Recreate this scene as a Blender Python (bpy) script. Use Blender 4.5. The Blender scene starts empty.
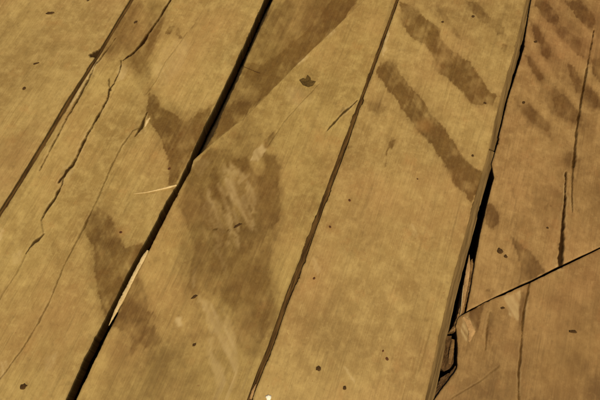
import bpy, math, random
import numpy as np
from mathutils import Vector

random.seed(7)
rng = np.random.default_rng(7)
scene = bpy.context.scene
col = scene.collection

# ------------------------------------------------------------------ camera
PITCH = math.radians(64.9)          # looking steeply down on the floor
DIST = 0.90
HC = DIST * math.sin(PITCH)
F = 600.0                           # focal length in photo pixels (600 wide)
cam_d = bpy.data.cameras.new('camera')
cam_d.sensor_width = 36.0
cam_d.lens = 36.0 * F / 600.0
cam_d.clip_start = 0.01
cam_d.clip_end = 500.0
cam = bpy.data.objects.new('camera', cam_d)
cam.location = (0, 0, HC)
cam.rotation_euler = (math.pi / 2 - PITCH, 0, 0)
col.objects.link(cam)
scene.camera = cam

# ------------------------------------------------------------------ sky, sun, exposure
SUN_ELEV = math.radians(61)
SUN_AZ = math.radians(166)          # from the viewer's side, a little to the right
world = bpy.data.worlds.new('World')
scene.world = world
world.use_nodes = True
wn = world.node_tree
wn.nodes.clear()
sky = wn.nodes.new('ShaderNodeTexSky')
sky.sky_type = 'NISHITA'
sky.sun_disc = False
sky.sun_elevation = SUN_ELEV
sky.sun_rotation = SUN_AZ
bg = wn.nodes.new('ShaderNodeBackground')
bg.inputs['Strength'].default_value = 0.05
wo = wn.nodes.new('ShaderNodeOutputWorld')
wn.links.new(sky.outputs[0], bg.inputs[0])
wn.links.new(bg.outputs[0], wo.inputs[0])

sun_d = bpy.data.lights.new('sun', 'SUN')
sun_d.energy = 3.9
sun_d.angle = math.radians(3.0)
sun_d.color = (1.0, 0.80, 0.44)
sun = bpy.data.objects.new('sun', sun_d)
sd = Vector((math.sin(SUN_AZ) * math.cos(SUN_ELEV), math.cos(SUN_AZ) * math.cos(SUN_ELEV), math.sin(SUN_ELEV)))
sun.rotation_euler = sd.to_track_quat('Z', 'Y').to_euler()
sun.location = sd * 5
col.objects.link(sun)

scene.view_settings.view_transform = 'Standard'
scene.view_settings.look = 'None'
scene.view_settings.gamma = 1.0
scene.view_settings.use_curve_mapping = False
scene.view_settings.exposure = 0.12

# ------------------------------------------------------------------ survey of the floor
# points were read off the photograph as (column, row) and are turned into metres on the floor
def floor_xy(p, z=0.0):
    a = np.atleast_2d(np.asarray(p, float))
    cx = (a[:, 0] - 300) / F
    cy = -(a[:, 1] - 200) / F
    th = math.pi / 2 - PITCH
    dy = cy * math.cos(th) + math.sin(th)
    dz = cy * math.sin(th) - math.cos(th)
    k = (z - HC) / dz
    return np.stack([cx * k, dy * k], 1)

o_ = floor_xy([(300, 200)])[0]
a_ = floor_xy([(398, 0), (250, 400)])
UD = a_[0] - a_[1]
UD /= np.linalg.norm(UD)            # along the boards, away from the camera
VD = np.array([UD[1], -UD[0]])      # across the boards, to the right
def to_uv(xy):
    d = np.asarray(xy) - o_
    return np.stack([d @ UD, d @ VD], -1)
def to_xy(u, v):
    return o_[0] + u * UD[0] + v * VD[0], o_[1] + u * UD[1] + v * VD[1]
def P(pts):
    return to_uv(floor_xy(pts))
MM = 0.001

# ------------------------------------------------------------------ noise for modelling
def _hash(ix, iy, seed):
    h = (ix.astype(np.int64) * 374761393 + iy.astype(np.int64) * 668265263 + seed * 1274126177) & 0xffffffff
    h = ((h ^ (h >> 13)) * 1274126177) & 0xffffffff
    h = (h ^ (h >> 16)) & 0xffffffff
    return h / 4294967295.0
def vnoise(x, y, seed=0):
    ix = np.floor(x); iy = np.floor(y)
    fx = x - ix; fy = y - iy
    fx = fx * fx * (3 - 2 * fx); fy = fy * fy * (3 - 2 * fy)
    ix = ix.astype(np.int64); iy = iy.astype(np.int64)
    a = _hash(ix, iy, seed); b = _hash(ix + 1, iy, seed)
    c = _hash(ix, iy + 1, seed); d = _hash(ix + 1, iy + 1, seed)
    return (a * (1 - fx) + b * fx) * (1 - fy) + (c * (1 - fx) + d * fx) * fy
def fbm(x, y, octv=4, seed=0):
    s = np.zeros_like(x); amp = 0.5; tot = 0
    for i in range(octv):
        s += amp * vnoise(x * 2 ** i, y * 2 ** i, seed + i * 17); tot += amp; amp *= 0.5
    return s / tot - 0.5
def sstep(a, b, x):
    t = np.clip((x - a) / (b - a), 0, 1)
    return t * t * (3 - 2 * t)
def poly_sdf(pu, pv, poly):
    n = len(poly)
    d2 = np.full(pu.shape, 1e9); inside = np.zeros(pu.shape, bool)
    for i in range(n):
        ax, ay = poly[i]; bx, by = poly[(i + 1) % n]
        ex, ey = bx - ax, by - ay
        wx, wy = pu - ax, pv - ay
        t = np.clip((wx * ex + wy * ey) / (ex * ex + ey * ey + 1e-12), 0, 1)
        d2 = np.minimum(d2, (wx - t * ex) ** 2 + (wy - t * ey) ** 2)
        c = ((ay > pv) != (by > pv))
        with np.errstate(divide='ignore', invalid='ignore'):
            xi = ax + (pv - ay) / (by - ay + 1e-15) * ex
        inside ^= c & (pu < xi)
    d = np.sqrt(d2)
    return np.where(inside, -d, d)
def line_dist(pu, pv, pl, w):
    """distance to a polyline divided by its local half width"""
    best = np.full(pu.shape, 1e9)
    for i in range(len(pl) - 1):
        ax, ay = pl[i]; bx, by = pl[i + 1]
        ex, ey = bx - ax, by - ay
        wx, wy = pu - ax, pv - ay
        t = np.clip((wx * ex + wy * ey) / (ex * ex + ey * ey + 1e-12), 0, 1)
        hw = w[i] * (1 - t) + w[i + 1] * t
        best = np.minimum(best, np.sqrt((wx - t * ex) ** 2 + (wy - t * ey) ** 2) / np.maximum(hw, 1e-5))
    return best

# ------------------------------------------------------------------ wear of the floor: worn finish, stains, splits
# (outline, strength, edge softness in mm)
STAINS = [
 ([(148,92),(158,98),(161,108),(172,112),(183,121),(190,118),(200,112),(214,104),(205,124),(196,144),(186,166),(172,190),(168,185),(169,165),(166,150),(160,138),(150,124),(146,110)], .80, 2.0),
 ([(170,2),(162,30),(152,48),(147,62),(150,80),(143,76),(134,70),(126,62),(140,46),(156,24)], .55, 5.0),
 ([(104,48),(118,22),(132,2),(150,0),(140,20),(124,42),(112,56)], .38, 7.0),
 ([(95,206),(107,212),(115,225),(119,238),(127,248),(136,243),(146,245),(128,277),(115,304),(106,320),(103,308),(98,296),(95,278),(96,262),(94,245),(88,240),(84,232)], .80, 1.8),
 ([(122,304),(138,276),(143,284),(146,298),(152,312),(157,318),(155,330),(162,342),(150,350),(140,343),(132,352),(133,340),(128,332),(112,327)], .85, 2.5),
 ([(150,345),(162,338),(172,360),(176,400),(150,410),(140,380),(146,360)], .30, 8.0),
 ([(195,163),(212,148),(232,150),(236,162),(245,154),(250,162),(253,173),(262,176),(266,165),(263,155),(272,155),(281,166),(278,182),(278,198),(281,206),(278,222),(270,236),(272,252),(268,275),(272,298),(268,330),(260,345),(245,332),(232,310),(222,300),(205,290),(195,300),(188,285),(192,262),(196,250),(190,236),(184,216),(178,205),(184,190),(188,175)], .52, .8),
 ([(210,240),(235,235),(260,225),(272,252),(268,275),(274,296),(270,335),(250,330),(232,308),(215,288),(206,262)], .45, 9.0),
 ([(236,163),(245,154),(250,162),(252,173),(246,172),(242,168)], .35, 1.2),
 ([(212,162),(221,150),(230,157),(227,170),(218,172)], .40, 1.0),
 ([(252,180),(261,174),(268,188),(263,204),(256,198)], .38, 1.0),
 ([(196,178),(206,172),(210,186),(202,196)], .35, 1.0),
 ([(224,215),(232,222),(238,242),(246,250),(236,262),(226,246)], .35, 1.2),
 ([(262,178),(267,165),(263,155),(272,155),(281,166),(278,182),(279,200),(272,215),(268,200)], .35, 2.2),
 ([(264,140),(274,131),(275,140),(269,148),(265,147)], .62, 1.2),
 ([(243,119),(247,116),(251,130),(247,141),(238,138)], .50, 2.0),
 ([(186,170),(200,166),(214,175),(206,190),(190,205),(180,206)], .35, 5.0),
 ([(283,50),(300,35),(318,20),(330,-2),(362,-6),(350,10),(332,34),(300,63),(275,87),(256,102),(260,88),(250,78),(240,72),(245,62),(262,64),(272,58)], .85, 2.5),
 ([(228,104),(245,100),(258,99),(245,119),(215,143),(198,156),(206,142)], 1.0, 2.5),
 ([(270,6),(300,0),(335,-6),(318,22),(296,38),(276,52),(258,60),(248,52)], .30, 7.0),
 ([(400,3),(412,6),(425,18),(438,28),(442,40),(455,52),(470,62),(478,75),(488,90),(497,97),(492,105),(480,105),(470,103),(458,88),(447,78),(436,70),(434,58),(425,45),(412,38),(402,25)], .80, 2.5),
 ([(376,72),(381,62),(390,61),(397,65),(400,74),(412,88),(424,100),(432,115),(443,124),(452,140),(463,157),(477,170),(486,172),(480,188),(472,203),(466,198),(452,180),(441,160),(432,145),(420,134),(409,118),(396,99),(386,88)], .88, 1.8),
 ([(466,0),(478,2),(484,12),(494,20),(492,24),(482,22),(474,14)], .60, 2.0),
 ([(492,26),(498,23),(503,28),(503,35),(496,34)], .65, 1.5),
 ([(503,44),(507,46),(505,52),(502,50)], .6, 1.2),
 ([(450,25),(458,30),(462,40),(455,36)], .50, 2.0),
 ([(436,4),(446,14),(455,28),(448,26),(440,16)], .35, 2.5),
 ([(366,102),(380,100),(386,108),(378,115),(368,110)], .45, 3.5),
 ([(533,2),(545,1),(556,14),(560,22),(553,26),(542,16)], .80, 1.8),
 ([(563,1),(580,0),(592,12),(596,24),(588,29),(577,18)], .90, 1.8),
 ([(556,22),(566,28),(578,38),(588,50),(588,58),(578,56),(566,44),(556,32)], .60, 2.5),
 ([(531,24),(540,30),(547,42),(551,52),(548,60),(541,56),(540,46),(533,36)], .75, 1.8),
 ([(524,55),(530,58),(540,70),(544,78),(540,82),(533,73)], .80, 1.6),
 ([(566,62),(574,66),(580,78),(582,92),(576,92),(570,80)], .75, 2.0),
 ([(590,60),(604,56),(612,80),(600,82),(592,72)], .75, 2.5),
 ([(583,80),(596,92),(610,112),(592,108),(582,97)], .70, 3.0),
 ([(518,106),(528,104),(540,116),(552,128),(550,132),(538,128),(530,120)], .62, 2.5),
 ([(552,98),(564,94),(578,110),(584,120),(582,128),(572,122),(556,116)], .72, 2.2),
 ([(562,158),(572,150),(580,160),(578,172),(566,168)], .50, 4.0),
 ([(545,96),(556,85),(565,100),(558,118),(548,112)], .35, 4.0),
 ([(486,206),(492,202),(498,212),(499,222),(493,230),(484,224)], .72, 1.6),
 ([(510,235),(518,240),(530,250),(538,262),(546,272),(530,281),(516,286),(520,268),(516,250)], .62, 2.5),
 ([(530,190),(552,184),(566,200),(562,228),(545,232),(534,215)], .30, 9.0),
 ([(582,190),(600,186),(620,200),(612,220),(594,214)], .28, 8.0),
 ([(525,285),(532,281),(529,296),(524,318),(518,330),(519,305)], .62, 2.0),
 ([(470,310),(484,302),(482,318),(474,340),(463,356),(470,330)], .80, 2.0),
 ([(491,312),(494,316),(490,340),(486,350),(487,330)], .55, 1.6),
 ([(536,290),(552,284),(570,305),(585,330),(575,335),(552,312)], .28, 6.0),
 ([(560,330),(580,345),(600,380),(610,410),(585,400),(566,365)], .28, 8.0),
 ([(440,402),(470,385),(500,392),(510,412),(470,420)], .22, 8.0),
 ([(405,330),(412,300),(425,290),(432,310),(425,340),(412,350)], .22, 6.0),
 ([(424,318),(428,316),(432,315),(432,319),(427,321)], .45, 1.2),
 ([(165,32),(170,26),(173,26),(170,34),(166,35)], .85, 1.2),
 ([(176,27),(179,30),(182,38),(179,39),(175,32)], .70, 1.2),
 ([(190,29),(197,18),(196,23),(190,32)], .55, 1.2),
 ([(391,138),(395,139),(393,147),(389,151),(385,166),(386,151)], .75, 1.2),
 ([(347,146),(353,146),(353,148),(348,149)], .75, 1.0),
 ([(487,287),(491,289),(490,292),(486,290)], .60, 1.2),
 ([(544,208),(548,202),(549,206),(546,212)], .65, 1.2),
 ([(262,10),(300,-8),(366,-10),(330,34),(275,86),(215,142),(197,158),(215,120),(240,75)], .50, 9.0),
 ([(250,70),(262,66),(275,60),(290,48),(300,58),(280,80),(258,100),(250,108),(240,104),(255,92)], .45, 4.0),
 ([(100,52),(128,4),(168,-6),(160,34),(150,58),(152,92),(140,84),(124,64),(110,62)], .45, 9.0),
 ([(150,96),(190,112),(214,102),(190,160),(172,188),(166,150)], .25, 8.0),
 ([(84,225),(100,204),(118,226),(146,246),(106,320),(92,290),(90,250)], .25, 8.0),
 ([(180,205),(196,160),(250,118),(283,160),(284,240),(276,320),(255,360),(215,330),(180,300)], .32, 12.0),
 ([(120,330),(150,350),(200,330),(240,345),(262,352),(246,402),(180,420),(90,420)], .30, 14.0),
 ([(530,-5),(548,-5),(602,50),(604,70),(585,62)], .38, 6.0),
 ([(560,-5),(584,-5),(622,35),(612,52)], .38, 6.0),
 ([(528,20),(540,25),(560,58),(602,102),(592,112),(560,82),(540,56)], .36, 5.0),
 ([(522,50),(532,54),(560,92),(592,124),(582,134),(550,112)], .36, 5.0),
 ([(510,96),(525,99),(556,130),(549,140),(530,127)], .34, 5.0),
 ([(590,20),(606,30),(640,80),(620,90)], .5, 5.0),
 ([(545,135),(590,130),(620,160),(620,230),(575,240),(555,200)], .20, 14.0),
 ([(405,0),(480,-8),(520,10),(512,48),(470,50),(440,24)], .16, 12.0),
 ([(455,380),(520,340),(600,290),(640,420),(450,430)], .22, 22.0),  # broad soft darkening over the lower right corner
 ([(0,40),(20,20),(50,30),(60,60),(40,95),(10,90)], .16, 14.0),
 ([(-10,150),(15,130),(40,120),(30,150),(0,190)], .18, 12.0),
 ([(20,330),(60,300),(80,340),(50,390),(20,400)], .15, 14.0),
 ([(330,200),(370,190),(400,220),(380,260),(340,250)], .12, 14.0),
 ([(300,310),(340,290),(380,330),(350,380),(305,370)], .15, 14.0),
]
# pale, scraped places
PALES = [
 ([(251,160),(255,150),(262,144),(267,149),(259,163)], .85, 1.2),
 ([(224,178),(229,177),(236,190),(245,206),(253,228),(252,233),(246,224),(236,204),(228,192)], .60, 1.2),
 ([(236,170),(240,168),(246,178),(244,182)], .60, 1.0),
 ([(216,184),(219,182),(226,198),(231,214),(228,214),(221,200)], .60, .8),
 ([(206,190),(209,188),(217,206),(222,220),(219,221),(212,206)], .55, .8),
 ([(241,196),(244,194),(250,210),(255,226),(252,226),(246,212)], .50, .8),
 ([(247,182),(250,180),(256,196),(258,206),(255,206),(250,194)], .45, .8),
 ([(230,206),(232,205),(238,222),(240,232),(237,232)], .45, .8),
 ([(225,170),(233,164),(235,167),(227,174)], .50, .8),
 ([(236,182),(250,172),(251,175),(238,186)], .40, .8),
 ([(214,246),(217,244),(226,266),(230,280),(227,280)], .30, 1.0),
 ([(208,310),(211,308),(222,330),(227,346),(224,347)], .40, 1.0),
 ([(222,326),(225,324),(236,350),(238,364),(234,360)], .40, 1.0),
 ([(193,270),(196,270),(196,286),(193,288)], .40, 1.2),
 ([(200,208),(211,199),(219,204),(223,224),(222,246),(218,248),(212,232),(204,220)], .38, 1.6),
 ([(227,232),(231,231),(230,246),(226,248)], .45, 1.0),
 ([(202,300),(209,300),(219,318),(234,345),(239,366),(236,376),(229,360),(214,332)], .42, 1.4),
 ([(206,344),(213,352),(224,372),(232,398),(226,402),(214,376)], .28, 2.0),
 ([(176,318),(182,318),(184,326),(178,327)], .55, 1.5),
 ([(150,75),(163,50),(182,36),(190,45),(180,70),(165,85)], .14, 6.0),
 ([(386,30),(389,26),(390,34),(386,48),(382,57),(381,50)], .55, 1.0),
 ([(503,296),(521,290),(522,300),(518,320),(508,313)], .34, 1.2),
 ([(463,318),(468,316),(476,330),(474,338),(466,342),(462,335)], .45, 1.2),
 ([(297,60),(303,55),(308,56),(300,66)], .45, 2.0),
 ([(326,34),(334,28),(336,32),(328,39)], .35, 2.0),
 ([(344,366),(346,365),(356,380),(355,383)], .40, 1.0),
 ([(310,260),(315,258),(320,272),(317,276)], .28, 1.5),
 ([(408,225),(412,224),(420,236),(417,238)], .25, 2.0),
 ([(176,160),(205,158),(212,164),(205,170),(200,180),(196,172)], .25, 2.5),
 ([(101,58),(97,64),(88,80),(72,106),(64,116),(82,82),(94,60)], .45, 1.2),
 ([(122,62),(128,68),(124,80),(116,84),(118,72)], .3, 1.5),
 ([(0,228),(4,230),(3,240),(0,242)], .6, 1.5),
 ([(12,254),(22,250),(20,262),(12,266)], .25, 3.0),
 ([(45,360),(58,352),(54,368),(46,372)], .22, 3.0),
 ([(0,360),(6,362),(3,376),(0,380)], .30, 2.0),
 ([(290,85),(310,92),(318,100),(300,110),(285,100)], .12, 6.0),
]
# splits in the boards: (line, half widths in mm, depth mm, darkness)
CRACKS = [
 ([(172,-3),(160,17),(150,31),(141,45),(133,53),(123,61)], [1.3,1.2,1.5,1.9,1.5,.5], 5, 1.0),
 ([(121,64),(119,73),(114,84),(110,89),(107,100),(98,116),(87,135),(80,150),(74,162),(66,173),(59,182)], [.5,.6,.6,1.2,1.1,1.2,1.1,1.5,1.4,2.2,1.2], 5, .95),
 ([(109,79),(109,85),(111,90)], [.4,.6,.8], 2, .8),
 ([(121,60),(121,66),(118,75)], [.6,.7,.7], 2.5, .85),
 ([(66,173),(63,180),(61,186)], [1.0,.8,.9], 3, .85),
 ([(41,219),(42,228),(44,235)], [.6,.5,.6], 1.5, .55),
 ([(97,62),(93,70),(88,81)], [.9,.6,1.1], 2.5, .75),
 ([(62,184),(58,192),(55,198),(51,203),(45,212),(41,220)], [.6,1.4,1.0,1.3,1.2,.5], 4, .95),
 ([(44,234),(40,238),(34,242),(30,248),(26,254)], [.5,1.5,1.3,.8,.5], 3, .9),
 ([(26,254),(17,272),(4,292),(-6,308)], [.7,.8,.8,.7], 1.2, .35),
 ([(116,38),(108,49),(97,63)], [.5,.7,1.2], 3, .75),
 ([(88,80),(82,92),(76,103),(65,122),(52,147),(40,170)], [1.5,1.4,1.2,.9,.7,.5], 4, .9),
 ([(144,126),(133,131),(121,147),(112,165),(103,186),(97,200),(83,229),(65,263),(50,300),(38,323),(25,345),(0,379)], [.5,.6,.9,.7,.7,.7,.9,.7,.5,.5,.6,.5], 1.8, .55),
 ([(187,32),(176,48),(165,62),(155,82),(146,94)], [.5,.5,.5,.5,.4], 1, .35),
 ([(147,112),(143,122),(141,128),(135,136)], [.6,1.8,2.2,.8], 3, .9),
 ([(357,101),(350,108),(344,113),(335,122),(327,131)], [.5,.6,1.4,1.0,.4], 3, .85),
 ([(345,112),(343,108),(341,112)], [.5,.5,.4], 1, .5),
 ([(319,84),(300,104),(284,122),(268,146)], [.5,.6,.6,.5], .8, .35),
 ([(594,30),(588,62),(583,90),(577,128),(574,160),(572,180),(572,212)], [.5,.6,1.1,1.1,1.3,.9,.5], 3, .75),
 ([(566,172),(565,200),(563,222),(562,240),(561,265)], [.5,.9,1.5,2.4,2.8], 4, .95),
 ([(530,282),(524,312),(522,340),(519,372),(519,402),(518,430)], [.7,1.0,.8,.8,.7,.6], 2, .6),
 ([(490,312),(487,330),(486,350)], [.5,.8,.5], 1, .45),
 ([(186,172),(182,178),(178,186)], [.8,1.0,.6], 3, .7),
 ([(217,229),(213,230)], [.8,.6], .8, .7),
 ([(237,90),(228,230),(230,231)][1:], [.7,.7], .8, .7),
 ([(430,330),(424,352),(418,372)], [.4,.5,.4], .6, .2),
 ([(452,398),(476,384),(500,366)], [.4,.6,.4], .6, .3),
]
# hollows: (outline, depth mm, darkness)
PITS = [
 ([(103,47),(97,50),(93,51.5),(87,55),(90,57),(94,57.5),(98,57)], 4, .95),
]
SCRAPE = [
 ([(196,206),(212,170),(236,160),(252,176),(262,215),(250,245),(225,252),(204,232)], .42),
 ([(196,296),(214,292),(244,345),(246,396),(214,400),(200,345)], .26),
]
RUSTS = [(122,232,9,.75),(128,230,8,.45),(330,228,9,.55),(336,231,8,.4),(425,125,14,.75),(395,254,10,.22),(169,169,3,.5),(4,232,6,.4),(349,200,4,.3),(440,215,12,.15),(560,380,40,.25),(590,350,40,.2),(420,280,30,.12)]
for L in (STAINS, PALES):
    for i, (p, s, e) in enumerate(L):
        L[i] = (P(p), s, e * MM)
CRACKS = [(P(p), np.maximum(np.array(w) * 1.35, .9) * MM, d * MM, k * min(1, (max(w) / .95) ** .5)) for p, w, d, k in CRACKS]
SCRAPE = [(P(p), q) for p, q in SCRAPE]
PITS = [(P(p), d * MM, k) for p, d, k in PITS]
RUSTS = [(P([(x, y)])[0], r * 1.5 * MM, s) for x, y, r, s in RUSTS]

def wear(u, v, owner=None):
    """stain, pale, crack, rust and height of the top surface at floor coordinates u, v"""
    wu = u + 7.0 * MM * fbm(u * 70, v * 70, 4, 3) + 2.6 * MM * fbm(u * 380, v * 380, 2, 9)
    wv = v + 7.0 * MM * fbm(u * 70, v * 70, 4, 31) + 2.6 * MM * fbm(u * 380, v * 380, 2, 39)
    def box(poly, pad):
        lo = poly.min(0) - pad; hi = poly.max(0) + pad
        return np.nonzero((u > lo[0]) & (u < hi[0]) & (v > lo[1]) & (v < hi[1]))[0]
    stain = np.zeros_like(u); pale = np.zeros_like(u); crack = np.zeros_like(u); rust = np.zeros_like(u)
    rimh = np.zeros_like(u)
    brk = fbm(u * 38, v * 60, 4, 77)
    sdir = P([(240, 214), (221, 172)]); sdir = sdir[1] - sdir[0]; sdir /= np.linalg.norm(sdir)
    sa_, sb_ = u * sdir[0] + v * sdir[1], -u * sdir[1] + v * sdir[0]
    strk2 = fbm(sa_ * 26 + 3 + 2 * brk, sb_ * 120 + 3 * brk, 4, 191)
    strk = fbm(sa_ * 22, sb_ * 330, 4, 91)
    soak = fbm(u * 16, v * 420, 4, 93)
    gnaw = fbm(u * 150, v * 190, 4, 95)
    fibv = fbm(u * 9, v * 260, 4, 97)
    soft = fbm(u * 30, v * 30, 2, 88)
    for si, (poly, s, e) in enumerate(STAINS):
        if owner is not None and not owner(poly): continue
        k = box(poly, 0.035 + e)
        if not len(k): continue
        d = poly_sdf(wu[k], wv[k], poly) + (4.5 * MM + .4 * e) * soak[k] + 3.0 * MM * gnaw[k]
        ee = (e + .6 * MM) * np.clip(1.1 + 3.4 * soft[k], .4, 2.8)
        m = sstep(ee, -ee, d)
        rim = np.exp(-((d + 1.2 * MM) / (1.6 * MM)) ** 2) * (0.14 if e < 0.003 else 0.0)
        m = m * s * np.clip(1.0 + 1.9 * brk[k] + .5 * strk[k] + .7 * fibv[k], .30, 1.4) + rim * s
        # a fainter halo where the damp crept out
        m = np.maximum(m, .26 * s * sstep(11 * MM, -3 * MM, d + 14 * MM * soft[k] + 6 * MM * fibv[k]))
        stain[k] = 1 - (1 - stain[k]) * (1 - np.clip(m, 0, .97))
        if e < 0.003:
            rimh[k] -= 0.25 * MM * s * sstep(e * .6, -e * .6, d)
    for poly, s, e in PALES:
        k = box(poly, 0.02 + e)
        if not len(k): continue
        m = sstep(e, -e, poly_sdf(wu[k], wv[k], poly)) * s * np.clip(.95 + 1.0 * brk[k] + 2.4 * strk[k], .12, 1.5)
        pale[k] = np.maximum(pale[k], m)
    for poly, s in SCRAPE:
        k = box(poly, 0.02)
        if not len(k): continue
        m = sstep(7 * MM, -7 * MM, poly_sdf(wu[k], wv[k], poly))
        pale[k] = np.maximum(pale[k], s * m * sstep(.06, .20, strk2[k]))
        stain[k] = np.clip(stain[k] * (1 + .8 * m * np.clip(strk2[k] * -2.0, -.8, .5)), 0, .97)
    # far outside the surveyed patch the same kind of wear goes on at random
    out = np.clip((np.maximum(np.abs(u) - .48, np.abs(v) - .56)) / .06, 0, 1)
    stain = np.maximum(stain, out * .75 * sstep(.10, .16, fbm(u * 5 + 9, v * 9 + 4, 5, 55)))
    cu = u + 1.2 * MM * fbm(u * 160, v * 160, 3, 5); cv = v + 1.6 * MM * fbm(u * 160, v * 160, 3, 8)
    h = np.zeros_like(u)
    rough = fbm(u * 110, v * 160, 4, 66)
    for pl, w, dep, kk in CRACKS:
        k = box(pl, 0.012)
        if not len(k): continue
        q = line_dist(cu[k], cv[k], pl, w)
        q = q * np.clip(1 + 1.5 * rough[k], .6, 1.6)
        m = sstep(1.35, .55, q)
        lip = np.exp(-((q - 2.1) / .7) ** 2) * np.clip(.12 + 1.3 * brk[k], 0, .45) * kk
        pale[k] = np.maximum(pale[k], lip); h[k] = np.maximum(h[k], lip * .25 * MM)
        crack[k] = np.maximum(crack[k], m * kk)
        h[k] = np.where(q < 1.25, np.minimum(h[k], -dep * sstep(1.25, .2, q)), h[k])
    for poly, dep, kk in PITS:
        k = box(poly, 0.012)
        if not len(k): continue
        d = poly_sdf(wu[k], wv[k], poly)
        crack[k] = np.maximum(crack[k], sstep(1.5 * MM, -2 * MM, d) * kk)
        h[k] = np.minimum(h[k], -dep * sstep(1.2 * MM, -4 * MM, d))
    for c, r, s in RUSTS:
        d = np.hypot(wu - c[0], wv - c[1])
        rust = np.maximum(rust, .7 * s * sstep(r, 0, d))
    h = h + rimh - 0.12 * MM * pale
    h += 0.9 * MM * fbm(u * 9, v * 14, 3, 101) + 0.35 * MM * fbm(u * 30, v * 110, 4, 131) + .10 * MM * fbm(u * 260, v * 420, 2, 171)
    return stain, pale, crack, rust, h

# ------------------------------------------------------------------ materials
def nmat(name):
    m = bpy.data.materials.new(name); m.use_nodes = True
    nt = m.node_tree; nt.nodes.clear()
    out = nt.nodes.new('ShaderNodeOutputMaterial')
    b = nt.nodes.new('ShaderNodeBsdfPrincipled')
    nt.links.new(b.outputs[0], out.inputs[0])
    return m, nt, b
def N(nt, t, **kw):
    n = nt.nodes.new(t)
    for k, v in kw.items():
        if k.startswith('i_'): n.inputs[k[2:]].default_value = v
        else: setattr(n, k, v)
    return n
def mixc(nt, fac, a, b, mode='MIX'):
    n = nt.nodes.new('ShaderNodeMix'); n.data_type = 'RGBA'; n.blend_type = mode; n.clamp_factor = True
    for sock, val in ((n.inputs[0], fac), (n.inputs[6], a), (n.inputs[7], b)):
        if hasattr(val, 'default_value') and hasattr(val, 'links'): nt.links.new(val, sock)
        elif isinstance(val, (int, float)): sock.default_value = val
        else: sock.default_value = (*val, 1)
    return n.outputs[2]
def ramp(nt, src, lo, hi, a=0.0, b=1.0):
    n = nt.nodes.new('ShaderNodeMapRange'); n.clamp = True
    n.inputs[1].default_value = lo; n.inputs[2].default_value = hi
    n.inputs[3].default_value = a; n.inputs[4].default_value = b
    nt.links.new(src, n.inputs[0]); return n.outputs[0]
def noise(nt, vec, scale, detail=4, rough=.55, dist=0.0):
    n = nt.nodes.new('ShaderNodeTexNoise')
    n.inputs['Scale'].default_value = scale; n.inputs['Detail'].default_value = detail
    n.inputs['Roughness'].default_value = rough; n.inputs['Distortion'].default_value = dist
    nt.links.new(vec, n.inputs['Vector']); return n.outputs[0]
ANG = math.atan2(UD[1], UD[0])

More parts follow.
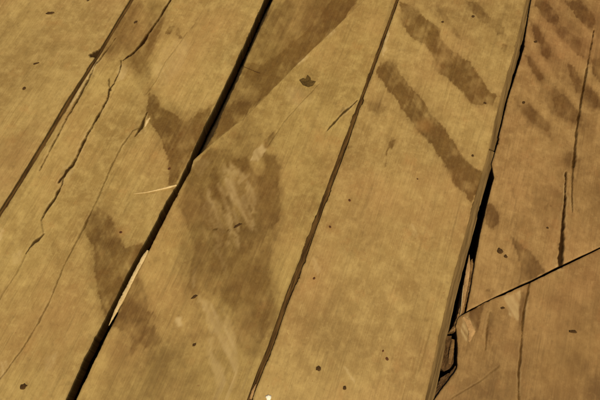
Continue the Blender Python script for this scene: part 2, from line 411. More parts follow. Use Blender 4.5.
def wood_material(name, tint, seed):
    m, nt, b = nmat(name)
    tc = N(nt, 'ShaderNodeTexCoord')
    mp = N(nt, 'ShaderNodeMapping')           # rotate so that x runs along the boards
    mp.inputs['Rotation'].default_value = (0, 0, -ANG)
    mp.inputs['Location'].default_value = (seed * 3.7, seed * 1.9, 0)
    nt.links.new(tc.outputs['Object'], mp.inputs['Vector'])
    st = N(nt, 'ShaderNodeMapping'); st.inputs['Scale'].default_value = (.10, 1, 1)
    nt.links.new(mp.outputs[0], st.inputs['Vector'])
    st2 = N(nt, 'ShaderNodeMapping'); st2.inputs['Scale'].default_value = (.03, 1, 1)
    nt.links.new(mp.outputs[0], st2.inputs['Vector'])
    big = noise(nt, mp.outputs[0], 8, 6, .6, .1)
    med = noise(nt, mp.outputs[0], 46, 9, .68, .12)
    fine = noise(nt, mp.outputs[0], 260, 5, .7)
    grit = noise(nt, mp.outputs[0], 900, 3, .7)
    fib = noise(nt, st.outputs[0], 190, 6, .65, .3)
    grain = noise(nt, st2.outputs[0], 75, 5, .6, 1.2)
    base = tuple(c * t for c, t in zip((.350, .248, .094), tint))
    dk = tuple(c * t for c, t in zip((.255, .165, .056), tint))
    lt = tuple(c * t for c, t in zip((.470, .352, .150), tint))
    c = mixc(nt, ramp(nt, big, .36, .62), tuple(x * .94 for x in dk), base)
    c = mixc(nt, ramp(nt, med, .46, .72, 0, .70), c, lt)
    c = mixc(nt, ramp(nt, med, .47, .27, 0, .55), c, dk)
    redn = noise(nt, mp.outputs[0], 5.5, 5, .62)
    c = mixc(nt, ramp(nt, redn, .47, .68, 0, .55), c, tuple(x * t for x, t in zip((.345, .205, .082), tint)))
    st3 = N(nt, 'ShaderNodeMapping'); st3.inputs['Scale'].default_value = (.022, 1, 1); st3.inputs['Rotation'].default_value = (0, 0, .02)
    nt.links.new(mp.outputs[0], st3.inputs['Vector'])
    lines = noise(nt, st3.outputs[0], 420, 5, .7, .2)
    patch = noise(nt, st.outputs[0], 26, 5, .6, .3)          # grain shows only where the finish has gone
    def masked(a, lo, hi):
        q = N(nt, 'ShaderNodeMath', operation='MULTIPLY'); nt.links.new(a, q.inputs[0]); nt.links.new(ramp(nt, patch, lo, hi), q.inputs[1]); return q.outputs[0]
    c = mixc(nt, masked(ramp(nt, lines, .55, .74, 0, .42), .44, .66), c, tuple(x * .55 for x in dk))
    c = mixc(nt, masked(ramp(nt, lines, .46, .30, 0, .30), .46, .66), c, tuple(x * 1.12 for x in lt))
    ember = noise(nt, mp.outputs[0], 21, 6, .68)
    c = mixc(nt, ramp(nt, ember, .57, .76, 0, .50), c, tuple(x * t for x, t in zip((.36, .185, .062), tint)))
    ash = noise(nt, mp.outputs[0], 95, 7, .72)
    c = mixc(nt, ramp(nt, ash, .53, .70, 0, .40), c, tuple(x * .58 for x in dk))
    c = mixc(nt, ramp(nt, ash, .45, .30, 0, .42), c, tuple(x * 1.08 for x in lt))
    speck = noise(nt, mp.outputs[0], 150, 3, .6)
    c = mixc(nt, ramp(nt, speck, .67, .75, 0, .60), c, (.19, .085, .025))
    c = mixc(nt, ramp(nt, grain, .55, .72, 0, .30), c, tuple(x * .6 for x in dk))
    c = mixc(nt, masked(ramp(nt, fib, .53, .72, 0, .50), .42, .64), c, tuple(x * .62 for x in dk))
    c = mixc(nt, ramp(nt, fine, .55, .75, 0, .28), c, lt)
    c = mixc(nt, ramp(nt, fine, .44, .26, 0, .32), c, tuple(x * .55 for x in dk))
    c = mixc(nt, ramp(nt, grit, .64, .72, 0, .45), c, (.10, .062, .025))
    st4 = N(nt, 'ShaderNodeMapping'); st4.inputs['Scale'].default_value = (.045, 1, 1)
    nt.links.new(mp.outputs[0], st4.inputs['Vector'])
    tooth = noise(nt, st4.outputs[0], 560, 4, .7, .5)
    c = mixc(nt, ramp(nt, tooth, .50, .68, 0, .22), c, tuple(x * .55 for x in dk))
    c = mixc(nt, ramp(nt, tooth, .46, .32, 0, .16), c, tuple(x * 1.1 for x in lt))
    def att(n): return N(nt, 'ShaderNodeAttribute', attribute_name=n).outputs['Fac']
    sa, pa, ca, ra = att('stain'), att('pale'), att('crack'), att('rust')
    sm = N(nt, 'ShaderNodeMath', operation='MULTIPLY'); nt.links.new(sa, sm.inputs[0]); nt.links.new(ramp(nt, fine, .3, .7, .85, 1.12), sm.inputs[1])
    c = mixc(nt, pa, c, (.52, .40, .215))
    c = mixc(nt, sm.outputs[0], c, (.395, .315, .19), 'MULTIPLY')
    c = mixc(nt, ra, c, (.25, .125, .035))
    c = mixc(nt, ca, c, (.022, .010, .004))
    nt.links.new(c, b.inputs['Base Color'])
    nt.links.new(ramp(nt, med, .3, .7, .52, .72), b.inputs['Roughness'])
    nt.links.new(ramp(nt, ca, 0, .6, .30, 0.0), b.inputs['Specular IOR Level'])
    hs = N(nt, 'ShaderNodeMath', operation='MULTIPLY_ADD'); nt.links.new(fib, hs.inputs[0]); hs.inputs[1].default_value = .6; nt.links.new(lines, hs.inputs[2])
    bp = N(nt, 'ShaderNodeBump'); bp.inputs['Strength'].default_value = .55; bp.inputs['Distance'].default_value = .0007
    nt.links.new(hs.outputs[0], bp.inputs['Height']); nt.links.new(bp.outputs[0], b.inputs['Normal'])
    return m
def simple_wood(name, ca, cb, scale=120, rough=.7, stretch=(1, 1, 1), along=False):
    m, nt, b = nmat(name)
    tc = N(nt, 'ShaderNodeTexCoord')
    mp = N(nt, 'ShaderNodeMapping'); mp.inputs['Scale'].default_value = stretch
    if along:                                  # turn the fibres with the boards before stretching
        rt = N(nt, 'ShaderNodeMapping'); rt.inputs['Rotation'].default_value = (0, 0, -ANG)
        nt.links.new(tc.outputs['Object'], rt.inputs['Vector']); nt.links.new(rt.outputs[0], mp.inputs['Vector'])
    else: nt.links.new(tc.outputs['Object'], mp.inputs['Vector'])
    n1 = noise(nt, mp.outputs[0], scale, 5, .65, .3); n2 = noise(nt, tc.outputs['Object'], scale * 5, 4, .7)
    c = mixc(nt, ramp(nt, n1, .35, .65), ca, cb)
    c = mixc(nt, ramp(nt, n2, .5, .75, 0, .4), c, tuple(x * .5 for x in ca))
    nt.links.new(c, b.inputs['Base Color']); b.inputs['Roughness'].default_value = rough
    b.inputs['Specular IOR Level'].default_value = .12
    bp = N(nt, 'ShaderNodeBump'); bp.inputs['Strength'].default_value = .4; bp.inputs['Distance'].default_value = .0005
    nt.links.new(n2, bp.inputs['Height']); nt.links.new(bp.outputs[0], b.inputs['Normal'])
    return m
W = [wood_material('old_wood_a', (1, 1, 1), 0), wood_material('old_wood_b', (1.04, 1.05, 1.02), 1),
     wood_material('old_wood_c', (.99, .99, .93), 2), wood_material('old_wood_d', (1.02, 1.0, 1.0), 3),
     wood_material('old_wood_e', (.89, .79, .81), 4), wood_material('old_wood_f', (.83, .73, .73), 5)]  # last two: redder boards, darkened further to paint in the light's falloff
M_TONGUE = simple_wood('tongue_wood', (.085, .052, .020), (.215, .142, .060), 330, .75, (.05, 1, 1), True)
M_TONGUE2 = simple_wood('dirty_tongue_wood', (.026, .013, .004), (.135, .076, .026), 420, .8, (.07, 1, 1), True)
M_PALE = simple_wood('fresh_split_wood', (.50, .37, .19), (.66, .52, .30), 90)
M_CHIP = simple_wood('split_chip_wood', (.30, .18, .08), (.45, .29, .14), 90)
M_TORN = simple_wood('torn_wood', (.12, .068, .028), (.24, .145, .062), 160)
M_TORND = simple_wood('dark_torn_wood', (.05, .027, .011), (.115, .064, .027), 160)
M_DIRT = simple_wood('dark_dirt', (.040, .020, .007), (.085, .046, .016), 300, .85)
M_LEAF = simple_wood('dry_leaf', (.060, .036, .010), (.105, .066, .02), 250, .8)
M_NAIL = simple_wood('rusty_nail', (.05, .022, .010), (.12, .045, .015), 500, .6)
M_WHITE = simple_wood('white_grit', (.80, .78, .72), (.88, .87, .82), 300, .5)
M_SOIL = simple_wood('dry_soil', (.030, .020, .012), (.055, .038, .022), 30, .95)

# ------------------------------------------------------------------ setting
def mesh_obj(name, verts, faces, mat, parent=None, smooth=False):
    me = bpy.data.meshes.new(name)
    me.from_pydata([tuple(v) for v in verts], [], faces)
    me.materials.append(mat)
    if smooth: me.polygons.foreach_set('use_smooth', [True] * len(me.polygons))
    o = bpy.data.objects.new(name, me); col.objects.link(o)
    if parent: o.parent = parent
    return o
THICK = .026
gv, gf = [], []
n = 24; S = 60.0
for i in range(n + 1):
    for j in range(n + 1):
        gx = (i / n * 2 - 1); gy = (j / n * 2 - 1)
        x = S * gx * abs(gx); y = S * gy * abs(gy)
        gv.append((x, y, -.10 + .012 * math.sin(x * 3.1 + y) * math.cos(y * 2.3)))
for i in range(n):
    for j in range(n):
        a = i * (n + 1) + j
        gf.append((a, a + n + 1, a + n + 2, a + 1))
ground = mesh_obj('ground', gv, gf, M_SOIL, smooth=True)
ground['kind'] = 'structure'

floor = bpy.data.objects.new('floor', None)
floor['kind'] = 'structure'
floor['label'] = 'worn wooden plank floor, stained and split, boards running diagonally away'
col.objects.link(floor)
floor.empty_display_size = .1

# ------------------------------------------------------------------ planks
UMIN, UMAX = -1.9, 2.3
_c = P([(-6, -6), (606, -6), (-6, 406), (606, 406)])
LO, HI = float(_c[:, 0].min()), float(_c[:, 0].max())
def edge_fn(pts, seed, amp=.7, sgn=0.0):
    q = P(pts); q = q[np.argsort(q[:, 0])]
    def f(u, jit=True):
        v = np.interp(u, q[:, 0], q[:, 1])
        if not jit: return v
        j = amp * MM * (1.6 * fbm(u * 60, u * 0 + seed * 7.3, 3, seed) + 1.0 * fbm(u * 330, u * 0 + seed * 3.1, 3, seed + 5))
        c = fbm(u * 45, u * 0 + seed * 1.7, 2, seed + 9)
        chip = sstep(.17, .27, c) * (.5 + 3 * np.abs(fbm(u * 200, u * 0 + seed, 2, seed + 13))) * MM
        return v + j + sgn * chip
    return f
def t_list(a, b, dense=1.7 * MM, lo=LO, hi=HI):
    """sample positions from a to b, dense inside the visible stretch"""
    def seg(x0, x1, d):
        k = max(2, int(math.ceil(abs(x1 - x0) / d)) + 1); return np.linspace(x0, x1, k)
    cuts = [a] + [c for c in (lo, hi) if a < c < b] + [b]
    out = []
    for x0, x1 in zip(cuts[:-1], cuts[1:]):
        mid = (x0 + x1) / 2
        s = seg(x0, x1, dense if lo < mid < hi else .03)
        out.extend(s if not out else s[1:])
    return np.array(out)
HEIGHTS = []      # (uv test, height function) for things that rest on the boards
def plank(fl, fr, mat, cut_lo=None, cut_hi=None, dz=0.0, tilt=0.0, ncol=None, dense=1.7 * MM, lo=LO, hi=HI, ulo=UMIN, uhi=UMAX, label=None, round_l=1.0, round_r=1.0):
    wid = float(fr(np.array([0.0]))[0] - fl(np.array([0.0]))[0])
    nc = ncol or int(wid / (.95 * MM))
    s = np.linspace(0, 1, nc)
    # crowd a few columns at the edges for the worn arris
    if not ncol:
        s = np.unique(np.concatenate([s, np.array([.4, .9, 1.6]) * MM / wid, 1 - np.array([.4, .9, 1.6]) * MM / wid]))
        nc = len(s)
    def cut(pts, seed):
        q = P(pts)
        k = np.linspace(0, len(q) - 1, 400)
        cu = np.interp(k, np.arange(len(q)), q[:, 0]); cv = np.interp(k, np.arange(len(q)), q[:, 1])
        sc = (cv - fl(cu)) / (fr(cu) - fl(cu))
        o = np.argsort(sc)
        return np.interp(s, sc[o], cu[o]) + .8 * MM * fbm(s * 28, s * 0 + seed, 4, seed)
    u0 = cut(cut_lo, 61) if cut_lo else np.full(nc, ulo)
    u1 = cut(cut_hi, 62) if cut_hi else np.full(nc, uhi)
    tl = t_list(float(u0.mean()), float(u1.mean()), dense, lo, hi)
    t = (tl - tl[0]) / (tl[-1] - tl[0])
    U = u0[None, :] + (u1 - u0)[None, :] * t[:, None]
    nr = len(t)
    L = fl(U.ravel()).reshape(U.shape); R = fr(U.ravel()).reshape(U.shape)
    L0 = fl(U.ravel(), False).reshape(U.shape); R0 = fr(U.ravel(), False).reshape(U.shape)
    V = L0 + (R0 - L0) * s[None, :]
    kl = np.clip(1 - s[None, :] * wid / (9 * MM), 0, 1); kr = np.clip(1 - (1 - s[None, :]) * wid / (9 * MM), 0, 1)
    V = V + (L - L0) * kl + (R - R0) * kr          # ragged edge, straight inside
    def owner(poly):            # a stain belongs to the board that its middle lies on
        c = poly.mean(0); uu = np.array([c[0]])
        l, rr_ = float(fl(uu)[0]), float(fr(uu)[0]); sc = (c[1] - l) / (rr_ - l)
        if sc < -.03 or sc > 1.03: return False
        return float(np.interp(sc, s, u0)) - .004 < c[0] < float(np.interp(sc, s, u1)) + .004
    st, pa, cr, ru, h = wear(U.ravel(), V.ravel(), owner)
    h = h.reshape(U.shape)
    dl = (V - L); dr = (R - V)
    el = (.8 + .7 * fbm(U * 25, V * 0 + 3, 3, 201)) * round_l
    er = (.8 + .7 * fbm(U * 25, V * 0 + 8, 3, 211)) * round_r
    drop = el * MM * np.exp(-dl / (1.1 * MM)) + er * MM * np.exp(-dr / (1.1 * MM))
    if cut_lo: drop = drop + .7 * MM * np.exp(-(U - u0[None, :]) / (1.2 * MM))
    if cut_hi: drop = drop + .7 * MM * np.exp(-(u1[None, :] - U) / (1.2 * MM))
    cup = 1.2 * MM * (2 * (s[None, :] - .5)) ** 2
    Z = h - drop + cup + dz + tilt * (s[None, :] - .5)
    # edge grime collects along the arris
    er_ = np.exp(-np.minimum(dl, dr) / (1.6 * MM)) * np.clip(.45 + 1.3 * fbm(U * 40, V * 40, 3, 301), 0, 1)
    cr = np.maximum(cr, .55 * er_.ravel())
    X, Y = to_xy(U, V)
    top = np.stack([X.ravel(), Y.ravel(), Z.ravel()], 1)
    idx = np.arange(nr * nc).reshape(nr, nc)
    quads = np.stack([idx[:-1, :-1].ravel(), idx[:-1, 1:].ravel(), idx[1:, 1:].ravel(), idx[1:, :-1].ravel()], 1)
    loop = np.concatenate([idx[0, :], idx[1:, -1], idx[-1, -2::-1], idx[-2:0:-1, 0]])
    nb = len(loop); n0 = len(top)
    ring_t = top[loop].copy(); ring_m = top[loop].copy(); ring_b = top[loop].copy()
    ring_m[:, 2] -= .007; ring_b[:, 2] = dz - THICK
    allv = np.concatenate([top, ring_t, ring_m, ring_b])
    a = np.arange(nb); b2 = (a + 1) % nb
    side1 = np.stack([n0 + a, n0 + nb + a, n0 + nb + b2, n0 + b2], 1)
    side2 = np.stack([n0 + nb + a, n0 + 2 * nb + a, n0 + 2 * nb + b2, n0 + nb + b2], 1)
    # underside strip between the two long edges
    bl = n0 + 2 * nb
    right_i = bl + (nc - 1) + np.arange(nr)                # corner 0,-1 .. corner -1,-1
    left_i = bl + (np.concatenate([[0], nb - np.arange(1, nr - 1), [nc + nr - 2 + nc - 1]])) % nb
    under = np.stack([left_i[:-1], left_i[1:], right_i[1:], right_i[:-1]], 1)
    faces = np.concatenate([quads, side1, side2, under]).astype(np.int32)
    me = bpy.data.meshes.new('plank')
    me.vertices.add(len(allv)); me.vertices.foreach_set('co', allv.astype(np.float32).ravel())
    me.loops.add(faces.size); me.loops.foreach_set('vertex_index', faces.ravel())
    me.polygons.add(len(faces))
    me.polygons.foreach_set('loop_start', np.arange(0, faces.size, 4, dtype=np.int32))
    sm = np.zeros(len(faces), bool); sm[:len(quads)] = True
    me.update(calc_edges=True)
    me.polygons.foreach_set('use_smooth', sm)
    z3 = np.zeros(nb * 3)
    for nm, arr, sv in (('stain', st, .5), ('pale', pa, 0.0), ('crack', cr, 1.0), ('rust', ru, 0.0)):
        at_ = me.attributes.new(nm, 'FLOAT', 'POINT')
        ext = np.concatenate([arr, np.maximum(arr[loop], sv * .35), np.full(nb, sv * .86), np.full(nb, sv)])
        at_.data.foreach_set('value', ext.astype(np.float32))
    me.materials.append(mat)
    me.validate()
    o = bpy.data.objects.new('plank', me); col.objects.link(o); o.parent = floor
    if label: o['label'] = label
    def hz(u, v):
        uu = np.array([u]); l = fl(uu)[0]; r = fr(uu)[0]; ss = (v - l) / (r - l)
        return wear(uu, np.array([v]))[4][0] + 1.2 * MM * (2 * (ss - .5)) ** 2 + dz + tilt * (ss - .5)
    o_h[o.name] = hz
    return o
o_h = {}
def tongue(parent, fr, u0, u1, w0, w1, depth, mat, slope=0.0):
    """the lower tongue that shows in the gap along a board's right edge"""
    us = np.arange(u0, u1, 5 * MM)
    vv, ff = [], []
    base = fr(us)
    zz = [-depth[0], -depth[1]]
    for i, u in enumerate(us):
        k = i / (len(us) - 1)
        w = (w0 * (1 - k) + w1 * k) + .5 * MM * float(fbm(np.array([u * 70]), np.array([4.0]), 3, 401)[0])
        jz = .5 * MM * float(fbm(np.array([u * 50]), np.array([1.0]), 3, 411)[0])
        for dv, z in ((.0002, zz[0] + jz), (w * .5, (zz[0] + zz[1]) / 2 + jz + .0004), (w, zz[1] + jz), (w, -.016), (.0002, -.016)):
            x, y = to_xy(u, base[i] + dv); vv.append((x, y, z))
    for i in range(len(us) - 1):
        for j in range(5):
            a = i * 5 + j; b = i * 5 + (j + 1) % 5
            ff.append((a, b, b + 5, a + 5))
    ff.append((0, 1, 2, 3, 4)); e = (len(us) - 1) * 5; ff.append((e + 4, e + 3, e + 2, e + 1, e))
    return mesh_obj('tongue', vv, ff, mat, parent)

E1R = [(129.5,0),(114.5,25),(99.3,50),(83.3,75),(67,100),(37.2,150),(6,200),(-2,213)]
E1L = [(133.7,0),(118.4,25),(103.4,50),(87.6,75),(72.2,100),(42.3,150),(11.3,200),(2.3,214)]
E2R = [(264,0),(247,39),(218.5,99),(197,142),(189.5,160),(184,171),(177,186),(167.5,200),(153.5,227),(142,248),(128,273),(115,300),(103,323),(85,357),(66,400)]
E3AL = [(272.5,0),(254.5,40),(228,100),(210,140),(199,158)]
E3BL = [(200,146),(194,160),(190.5,172),(182,187),(175,200),(161.5,227),(150,250),(136.5,275),(124.5,300),(113,325),(97,357),(76.5,400)]
E3R = [(396,0),(379.5,45),(359.5,100),(340.5,150),(322,200),(300,259),(285,297),(266.5,350),(247,400)]
E4L = [(398.7,0),(382.2,47),(362.8,100),(346,150),(327,200),(304.5,262),(289.5,300),(272,350),(251.5,400)]
E4R = [(526,0),(514.5,50),(500,98),(488.5,150),(474,200),(465,235),(455.5,268),(447,300),(440,332),(425,400)]
E5L = [(531,0),(523.5,50),(507.5,100),(496,150),(491.5,164),(494,178),(488,200),(480,235),(475,262),(470.5,290),(466,312)]
E6L = [(467,302),(459.5,316),(456,326),(456.5,331),(458,352),(457,369),(446,384),(434.5,400)]
J3 = [(180,172),(194,160),(215,141),(245,117),(272,90),(300,61),(332,31),(353,10),(368,-4),(440,-72)]
J5 = [(455,318),(466,312),(484,302.5),(510,290),(530,281),(560,266),(600,247.5),(700,199)]

G0 = P([(0,0)])[0]  # next seams outside the picture, one board width on
wv = .223
f1R, f1L, f2R = edge_fn(E1R, 1, .7, -1), edge_fn(E1L, 2, .7, 1), edge_fn(E2R, 3, .9, -1)
f3AL, f3BL, f3R = edge_fn(E3AL, 4, .8, 1), edge_fn(E3BL, 5, .9, 1), edge_fn(E3R, 6, .7, -1)
f4L, f4R = edge_fn(E4L, 7, .7, 1), edge_fn(E4R, 8, .7, -1)
f5L, f6L = edge_fn(E5L, 9, .7, 1), edge_fn(E6L, 10, .9, 1)
def off(f, d, seed):
    c = float(f(np.array([0.0]))[0]) + d
    return lambda u, jit=True: c + (.8 if jit else 0) * MM * fbm(np.asarray(u) * 40, np.asarray(u) * 0 + seed, 3, seed)
f0L = off(f1R, -wv, 11)
f5R = off(f4R, wv + .012, 12)

p1 = plank(f0L, f1R, W[0], dz=0, tilt=-.0006)
p2 = plank(f1L, f2R, W[1], dz=.0002, tilt=.0005, label='plank with long wavy splits and a dark stain by its edge')
p3a = plank(f3AL, f3R, W[2], cut_lo=J3, dz=-.0022, label='darker plank end behind a slanting cut')
p3b = plank(f3BL, f3R, W[2], cut_hi=[(x - .6, y + .8) for x, y in J3], dz=.0010, label='plank with slanting end, scraped and stained in large patches')
p4 = plank(f4L, f4R, W[3], dz=.0002, tilt=.0004, label='plank crossed by two dark diagonal bands')
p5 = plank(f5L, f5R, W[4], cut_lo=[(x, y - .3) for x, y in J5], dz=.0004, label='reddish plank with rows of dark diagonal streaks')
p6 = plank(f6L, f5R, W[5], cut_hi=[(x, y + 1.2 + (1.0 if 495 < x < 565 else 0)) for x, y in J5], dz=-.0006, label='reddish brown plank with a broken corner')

ud = lambda px, py: float(P([(px, py)])[0][0])
tongue(p1, f1R, -1.0, 1.4, .0085, .0078, (.0038, .0044), M_TONGUE2)
tongue(p3b, f3R, -1.0, ud(420,-60), .0095, .0062, (.0036, .0052), M_TONGUE2)
tongue(p4, f4R, -1.0, ud(490,148), .0118, .0112, (.0018, .0030), M_TONGUE)
tongue(p4, f4R, ud(490,148), 1.4, .0105, .0092, (.0020, .0048), M_TONGUE)

def torn_ledge(parent, pts, z, mat, seed):
    q = P(pts); c = q.mean(0)
    rg = np.random.default_rng(seed)
    dense = []
    for i in range(len(q)):
        a, b = q[i], q[(i + 1) % len(q)]
        k = max(2, int(np.linalg.norm(b - a) / (2.5 * MM)))
        for j in range(k): dense.append(a + (b - a) * j / k + rg.normal(0, .35 * MM, 2))
    n = len(dense); vv, ff = [], []
    for sc, dz_ in ((1.0, 0), (.66, .0008), (.3, .0002)):
        for p in dense:
            x, y = to_xy(*(c + (p - c) * sc)); vv.append((x, y, z + dz_ + rg.uniform(-.0007, .0007)))
    for p in dense:
        x, y = to_xy(*p); vv.append((x, y, -.02))
    for k in range(2):
        for i in range(n): ff.append((k * n + i, k * n + (i + 1) % n, (k + 1) * n + (i + 1) % n, (k + 1) * n + i))
    for i in range(n): ff.append((i, 3 * n + i, 3 * n + (i + 1) % n, (i + 1) % n))
    ff.append(tuple(2 * n + i for i in range(n))); ff.append(tuple(3 * n + i for i in reversed(range(n))))
    return mesh_obj('torn_edge', vv, ff, mat, parent)
torn_ledge(p5, [(473,258),(470,262),(464,288),(459,312),(464,314),(470,292),(475,268)], -.0040, M_TORN, 1)
torn_ledge(p6, [(459,313),(454,326),(450,331),(456,331),(458,324),(464,314)], -.0035, M_TORN, 2)
torn_ledge(p6, [(456.5,366),(450,372),(441,378),(434,396),(438,398),(448,384),(458,370)], -.0040, M_TORND, 3)
torn_ledge(p6, [(447,334),(444,350),(441,366),(446,370),(455,366),(456,345),(453,334)], -.0110, M_TORND, 4)

# a few more boards to each side, so that the floor goes on
shared = {}
for k in range(1, 5):
    a = off(f0L, -wv * k - .004, 20 + k); b = off(f0L, -wv * (k - 1) - .004, 30 + k)
    plank(a, b, W[(k * 2) % 6], ncol=40, dense=.01, lo=-.6, hi=1.0, dz=random.uniform(-.001, .001))
    a = off(f5R, wv * (k - 1) + .005, 40 + k); b = off(f5R, wv * k, 50 + k)
    plank(a, b, W[(k * 2 + 1) % 6], ncol=40, dense=.01, lo=-.6, hi=1.0, dz=random.uniform(-.001, .001))

# ------------------------------------------------------------------ nails in the boards
def nail(parent, px, py, r_mm):
    u, v = P([(px, py)])[0]
    x, y = to_xy(u, v); z = o_h[parent.name](u, v) - .0003
    vv, ff = [], []
    n = 14
    prof = ((0, .0007), (.55, .00065), (.85, .0004), (1.0, 0), (1.0, -.004))
    rnd = random.Random(px)
    for k, (rr, zz) in enumerate(prof):
        for i in range(n):
            a = i / n * 2 * math.pi
            w = 1 + .12 * math.sin(a * 2 + px) + rnd.uniform(-.05, .05)
            q = max(rr, .02) * r_mm * MM * w
            vv.append((x + q * math.cos(a), y + q * math.sin(a), z + zz))
    for k in range(len(prof) - 1):
        for i in range(n):
            ff.append((k * n + i, (k + 1) * n + i, (k + 1) * n + (i + 1) % n, k * n + (i + 1) % n))
    ff.append(tuple(range(n)))
    return mesh_obj('nail', vv, ff, M_NAIL, parent)
for par, px, py, r in ((p2,169.5,169,2.6),(p2,121,232.5,2.4),(p4,330,227,2.2),(p4,349.5,200.5,2.4),(p4,314,278.5,2.2),(p4,417.5,179,1.5),(p4,387,359,2.6),(p4,383,351,1.7)):
    nail(par, px, py, r)

# ------------------------------------------------------------------ loose things
def tag(o, label, cat, group=None):
    o['label'] = label; o['category'] = cat
    if group: o['group'] = group
    return o
def shard(name, spine, widths, heights, zs, mat, seed=0):
    """a splinter: tapered, ridged strip following a spine of floor points (u, v), resting at zs"""
    q = P(spine)
    K = max(10, len(q) * 7)
    t = np.linspace(0, len(q) - 1, K); ii = np.arange(len(q))
    uu = np.interp(t, ii, q[:, 0]); vv_ = np.interp(t, ii, q[:, 1])
    ww = np.interp(t, ii, widths) * MM; hh = np.interp(t, ii, heights) * MM; zz = np.interp(t, ii, zs)
    vv_ = vv_ + .5 * MM * fbm(t * 2.3, t * 0 + seed, 3, 500 + seed)
    du = np.gradient(uu); dv = np.gradient(vv_); ln = np.hypot(du, dv); nu, nv = -dv / ln, du / ln
    pts = []; ff = []
    x0, y0 = to_xy(uu[K // 2], vv_[K // 2]); z0 = zz.min()
    rg = np.random.default_rng(seed)
    rd = rg.uniform(.88, 1.1, (K, 6))
    sec = ((-1, 0), (-.85, .6), (-.25, 1.0), (.35, .85), (.95, .45), (1, 0))
    for i in range(K):
        for j, (a, b) in enumerate(sec):
            w = a * ww[i] * .5 * rd[i, j]
            x, y = to_xy(uu[i] + nu[i] * w, vv_[i] + nv[i] * w)
            pts.append((x - x0, y - y0, zz[i] - z0 + b * hh[i] * (rd[i, j] * .5 + .5)))
    for i in range(K - 1):
        for j in range(6):
            a = i * 6 + j; b = i * 6 + (j + 1) % 6
            ff.append((a, a + 6, b + 6, b))
    ff.append(tuple(range(6))); e = (K - 1) * 6; ff.append(tuple(e + j for j in reversed(range(6))))
    o = mesh_obj(name, pts, ff, mat)
    o.location = (x0, y0, z0)
    return o
def zs_on(pl, pts, lift=.0002):
    return [o_h[pl.name](*P([p])[0]) + lift for p in pts]

sp = [(147.5,250),(144.5,256),(136,273),(129.5,286),(122.5,299),(115,312),(108,325)]
tag(shard('wood_splinter', sp, [2.5,6.0,7.0,7.6,6.8,4.6,.6], [1,2,3,3,3,2,1], [-.002,-.0012,-.001,-.001,-.001,-.002,-.004], M_PALE, 1),
    'long pale blade-shaped splinter wedged in the wide black gap', 'splinter', 'loose splinters')
sp = [(134,194.2),(146,193),(158,190.5),(168,188.4),(177,186.2)]
zz = zs_on(p2, sp); zz[-1] += .0008; zz[-2] += .0005
tag(shard('wood_splinter', sp, [.5,1.3,2.4,3.2,2.8], [.5,1.0,1.6,2.0,1.8], zz, M_PALE, 2),
    'thin pale needle of wood lying across the plank up to the gap', 'splinter', 'loose splinters')
sp = [(470,254),(468.5,268),(466,284),(463.5,300),(461.5,313)]
tag(shard('wood_splinter', sp, [.8,5.5,6.5,5.0,2.0], [1,2,3,3,2], [-.004,-.002,-.0015,-.0015,-.002], M_CHIP, 3),
    'brown upright sliver stuck in the right gap above the slanting joint', 'splinter', 'loose splinters')
sp = [(463.5,285),(462.2,300),(460.5,315)]
tag(shard('wood_splinter', sp, [.6,1.6,.8], [1,1.5,1], [-.001,-.0008,-.002], M_PALE, 4),
    'hair-thin pale sliver beside the brown one in the right gap', 'splinter', 'loose splinters')
sp = [(463,317),(468,322),(472,331),(469,342)]
tag(shard('wood_chip', sp, [3,8,9,3], [1,1.6,1.5,.8], zs_on(p6, [(468,325)] * 4, .0002), M_CHIP, 5),
    'pale triangular chip at the broken corner below the slanting joint', 'wood chip')
sp = [(455,338),(453,350),(451,363)]
tag(shard('wood_chip', sp, [4,6,4], [1.5,2,1.5], [-.0105,-.0085,-.0095], M_TORN, 6),
    'brown chip sunk in the dark hole at the broken corner', 'wood chip')
sp = [(150,118),(147.5,121),(145,127)]
tag(shard('wood_chip', sp, [2,4.5,2], [.6,1.6,.6], zs_on(p2, [(149,121)] * 3, .0002), M_PALE, 7),
    'small pale chip lifted beside the top of the stain left of the wide gap', 'wood chip')
sp = [(256,384),(253,391),(250.5,399)]
tag(shard('wood_splinter', sp, [.8,3.6,3.0], [.6,1.2,1.2], [-.0015,-.0008,-.0008], M_CHIP, 8),
    'small light sliver in the narrow gap at the bottom edge', 'splinter', 'loose splinters')

def crumb(name, pl, px, py, lx, ly, h, ang, mat, label, cat='debris', seed=0, flat=False, group='bits of dirt lying on the boards'):
    """small irregular lump or flake; lx, ly in photo pixels measured on the floor"""
    rg = np.random.default_rng(seed + int(px * 7 + py))
    u, v = P([(px, py)])[0]; x, y = to_xy(u, v)
    z = o_h[pl.name](u, v) - .00015
    n = 12; rr = rg.uniform(.72, 1.2, n); pts, ff = [], []
    ca, sa = math.cos(math.radians(ang)), math.sin(math.radians(ang))
    lev = ((1.0, 0), (1.05, .45), (.72, .9), (.3, 1.0))
    for k, (q, hh) in enumerate(lev):
        for i in range(n):
            a = i / n * 2 * math.pi
            ex = lx * .75 * MM * q * rr[i] * math.cos(a); ey = ly * .75 * MM * q * rr[i] * math.sin(a)
            pts.append((ex * ca - ey * sa, ex * sa + ey * ca, hh * h * .95 * MM * (rg.uniform(.7, 1.2) if k else 1)))
    for k in range(len(lev) - 1):
        for i in range(n):
            ff.append((k * n + i, k * n + (i + 1) % n, (k + 1) * n + (i + 1) % n, (k + 1) * n + i))
    ff.append(tuple((len(lev) - 1) * n + i for i in range(n))); ff.append(tuple(reversed(range(n))))
    o = mesh_obj(name, pts, ff, mat, smooth=True)
    o.location = (x, y, z)
    return tag(o, label, cat, group)
D = M_DIRT
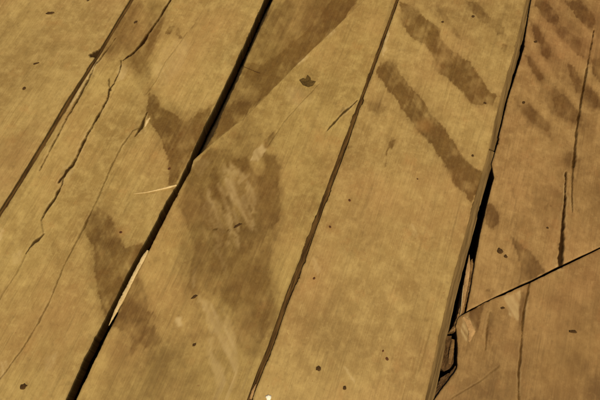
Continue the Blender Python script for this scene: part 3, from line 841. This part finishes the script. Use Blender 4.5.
for (pl, px, py, lx, ly, h, ang, lab) in (
 (p1, 50, 13, 8.5, 4.0, 1.2, 5, 'dark oval dirt flake, largest on the leftmost plank, near its top'),
 (p1, 36, 63.5, 6.5, 2.4, .8, 22, 'narrow brown dirt sliver midway between two other flakes on the leftmost plank'),
 (p1, 24, 88.5, 4.0, 3.6, .9, 40, 'faint brown crumb lowest of three on the leftmost plank'),
 (p1, 88, .5, 3.5, 2.0, .8, 10, 'tiny dark crumb at the top edge left of the first gap'),
 (p2, 136, 22.5, 5.0, 3.2, .9, 40, 'small dark flake between the first gap and the long split'),
 (p2, 23.5, 387, 6.0, 5.2, 1.6, 20, 'rounded dark crumb near the bottom left corner'),
 (p3b, 238, 225.5, 8.5, 2.6, 1.0, 32, 'short black sliver of dirt in the middle of the large scraped stain'),
 (p3b, 194.5, 297, 6.5, 2.6, .9, 32, 'dark dash of dirt below the large scraped stain'),
 (p3b, 194.5, 345, 4.5, 2.4, .8, 35, 'tiny dark crumb low on the slant-ended plank'),
 (p4, 318.5, 368.5, 4.6, 4.0, 1.2, 60, 'dark crumb nearest the bottom of the middle plank, with a fainter one beside it'),
 (p4, 344.5, 388, 3.6, 3.0, .9, 60, 'tiny dark crumb at the bottom edge of the middle plank'),
 (p4, 473, 16.5, 3.4, 3.6, .9, 60, 'tiny black crumb between streaks near the top right gap'),
 (p4, 442.5, 22, 3.4, 2.6, .8, 30, 'tiny black crumb beside the upper diagonal band'),
 (p4, 485, 103.5, 3.0, 3.0, .8, 30, 'dark crumb at the lower end of the upper diagonal band'),
 (p4, 472.5, 132+24, 3.0, 3.0, .6, 30, 'faint crumb on the lower diagonal band near the right gap'),
 (p5, 535.5, 42, 4.2, 3.2, 1.0, 10, 'dark crumb between streaks at the upper right, nearest the right gap'),
 (p5, 523.5, 103, 3.6, 3.0, .9, 40, 'tiny dark crumb on the reddish plank above a faint streak'),
 (p5, 500, 251, 6.0, 5.6, 1.2, 130, 'triangular dark chip, larger of a pair above the slanting joint'),
 (p5, 505.5, 256.5, 3.4, 3.4, .9, 110, 'tiny dark chip, smaller of a pair above the slanting joint'),
 (p5, 547.5, 228, 2.4, 2.4, .7, 0, 'tiny crumb beside the split at the right'),
 (p6, 573, 331.5, 8.0, 3.2, 1.0, -5, 'dark oval flake alone at the lower right'),
 (p6, 502.5, 308, 3.8, 2.4, .9, 10, 'small black crumb just below the slanting joint'),
):
    crumb('dirt_crumb', pl, px, py, lx, ly, h, ang, D, lab)
crumb('white_crumb', p4, 268.5, 397.5, 4.4, 4.6, 2.5, 30, M_WHITE, 'bright white crumb at the bottom edge beside the narrow gap', 'crumb', group=None)
# shrivelled leaf scrap
def leaf_scrap():
    outline = [(299.5,81),(303,78.5),(305.5,79.5),(307.5,76),(310.5,78),(311,81),(316,82.5),(313,86),(308.5,87.8),(303,86)]
    q = P(outline); c = P([(307.5, 82)])[0]
    x0, y0 = to_xy(*c); z0 = o_h[p3b.name](*c)
    pts, ff = [], []
    n = len(q)
    for sc, zt in ((1.0, .0004), (.6, .0012), (.25, .0006)):
        for i, p in enumerate(q):
            d = c + (p - c) * sc; x, y = to_xy(*d)
            pts.append((x - x0, y - y0, zt + ((.0026, .0002, .0011)[i % 3] if sc == 1.0 else (.0004 if i % 2 else -.0001))))
    for k in range(2):
        for i in range(n):
            ff.append((k * n + i, k * n + (i + 1) % n, (k + 1) * n + (i + 1) % n, (k + 1) * n + i))
    ff.append(tuple(2 * n + i for i in range(n)))
    m = len(pts); pts += [(x, y, z - .0005) for x, y, z in pts]
    ff += [tuple(m + i for i in reversed(f)) for f in list(ff)]
    ff += [(i, m + i, m + (i + 1) % n, (i + 1) % n) for i in range(n)]
    o = mesh_obj('leaf_scrap', pts, ff, M_LEAF); o.location = (x0, y0, z0)
    tag(o, 'ragged dark scrap of dry leaf on the slant-ended plank', 'leaf scrap')
leaf_scrap()
# thin dark twig by the wide gap
sp = [(243,66),(248,68),(254,70.5),(257.5,71.8),(260,72.5)]
tag(shard('twig', sp, [1.0,.9,.9,1.8,1.4], [.7,.7,.7,1.2,.8], zs_on(p3a, sp), M_DIRT, 9),
    'thin dark twig with a knobbed end beside the wide black gap', 'twig')
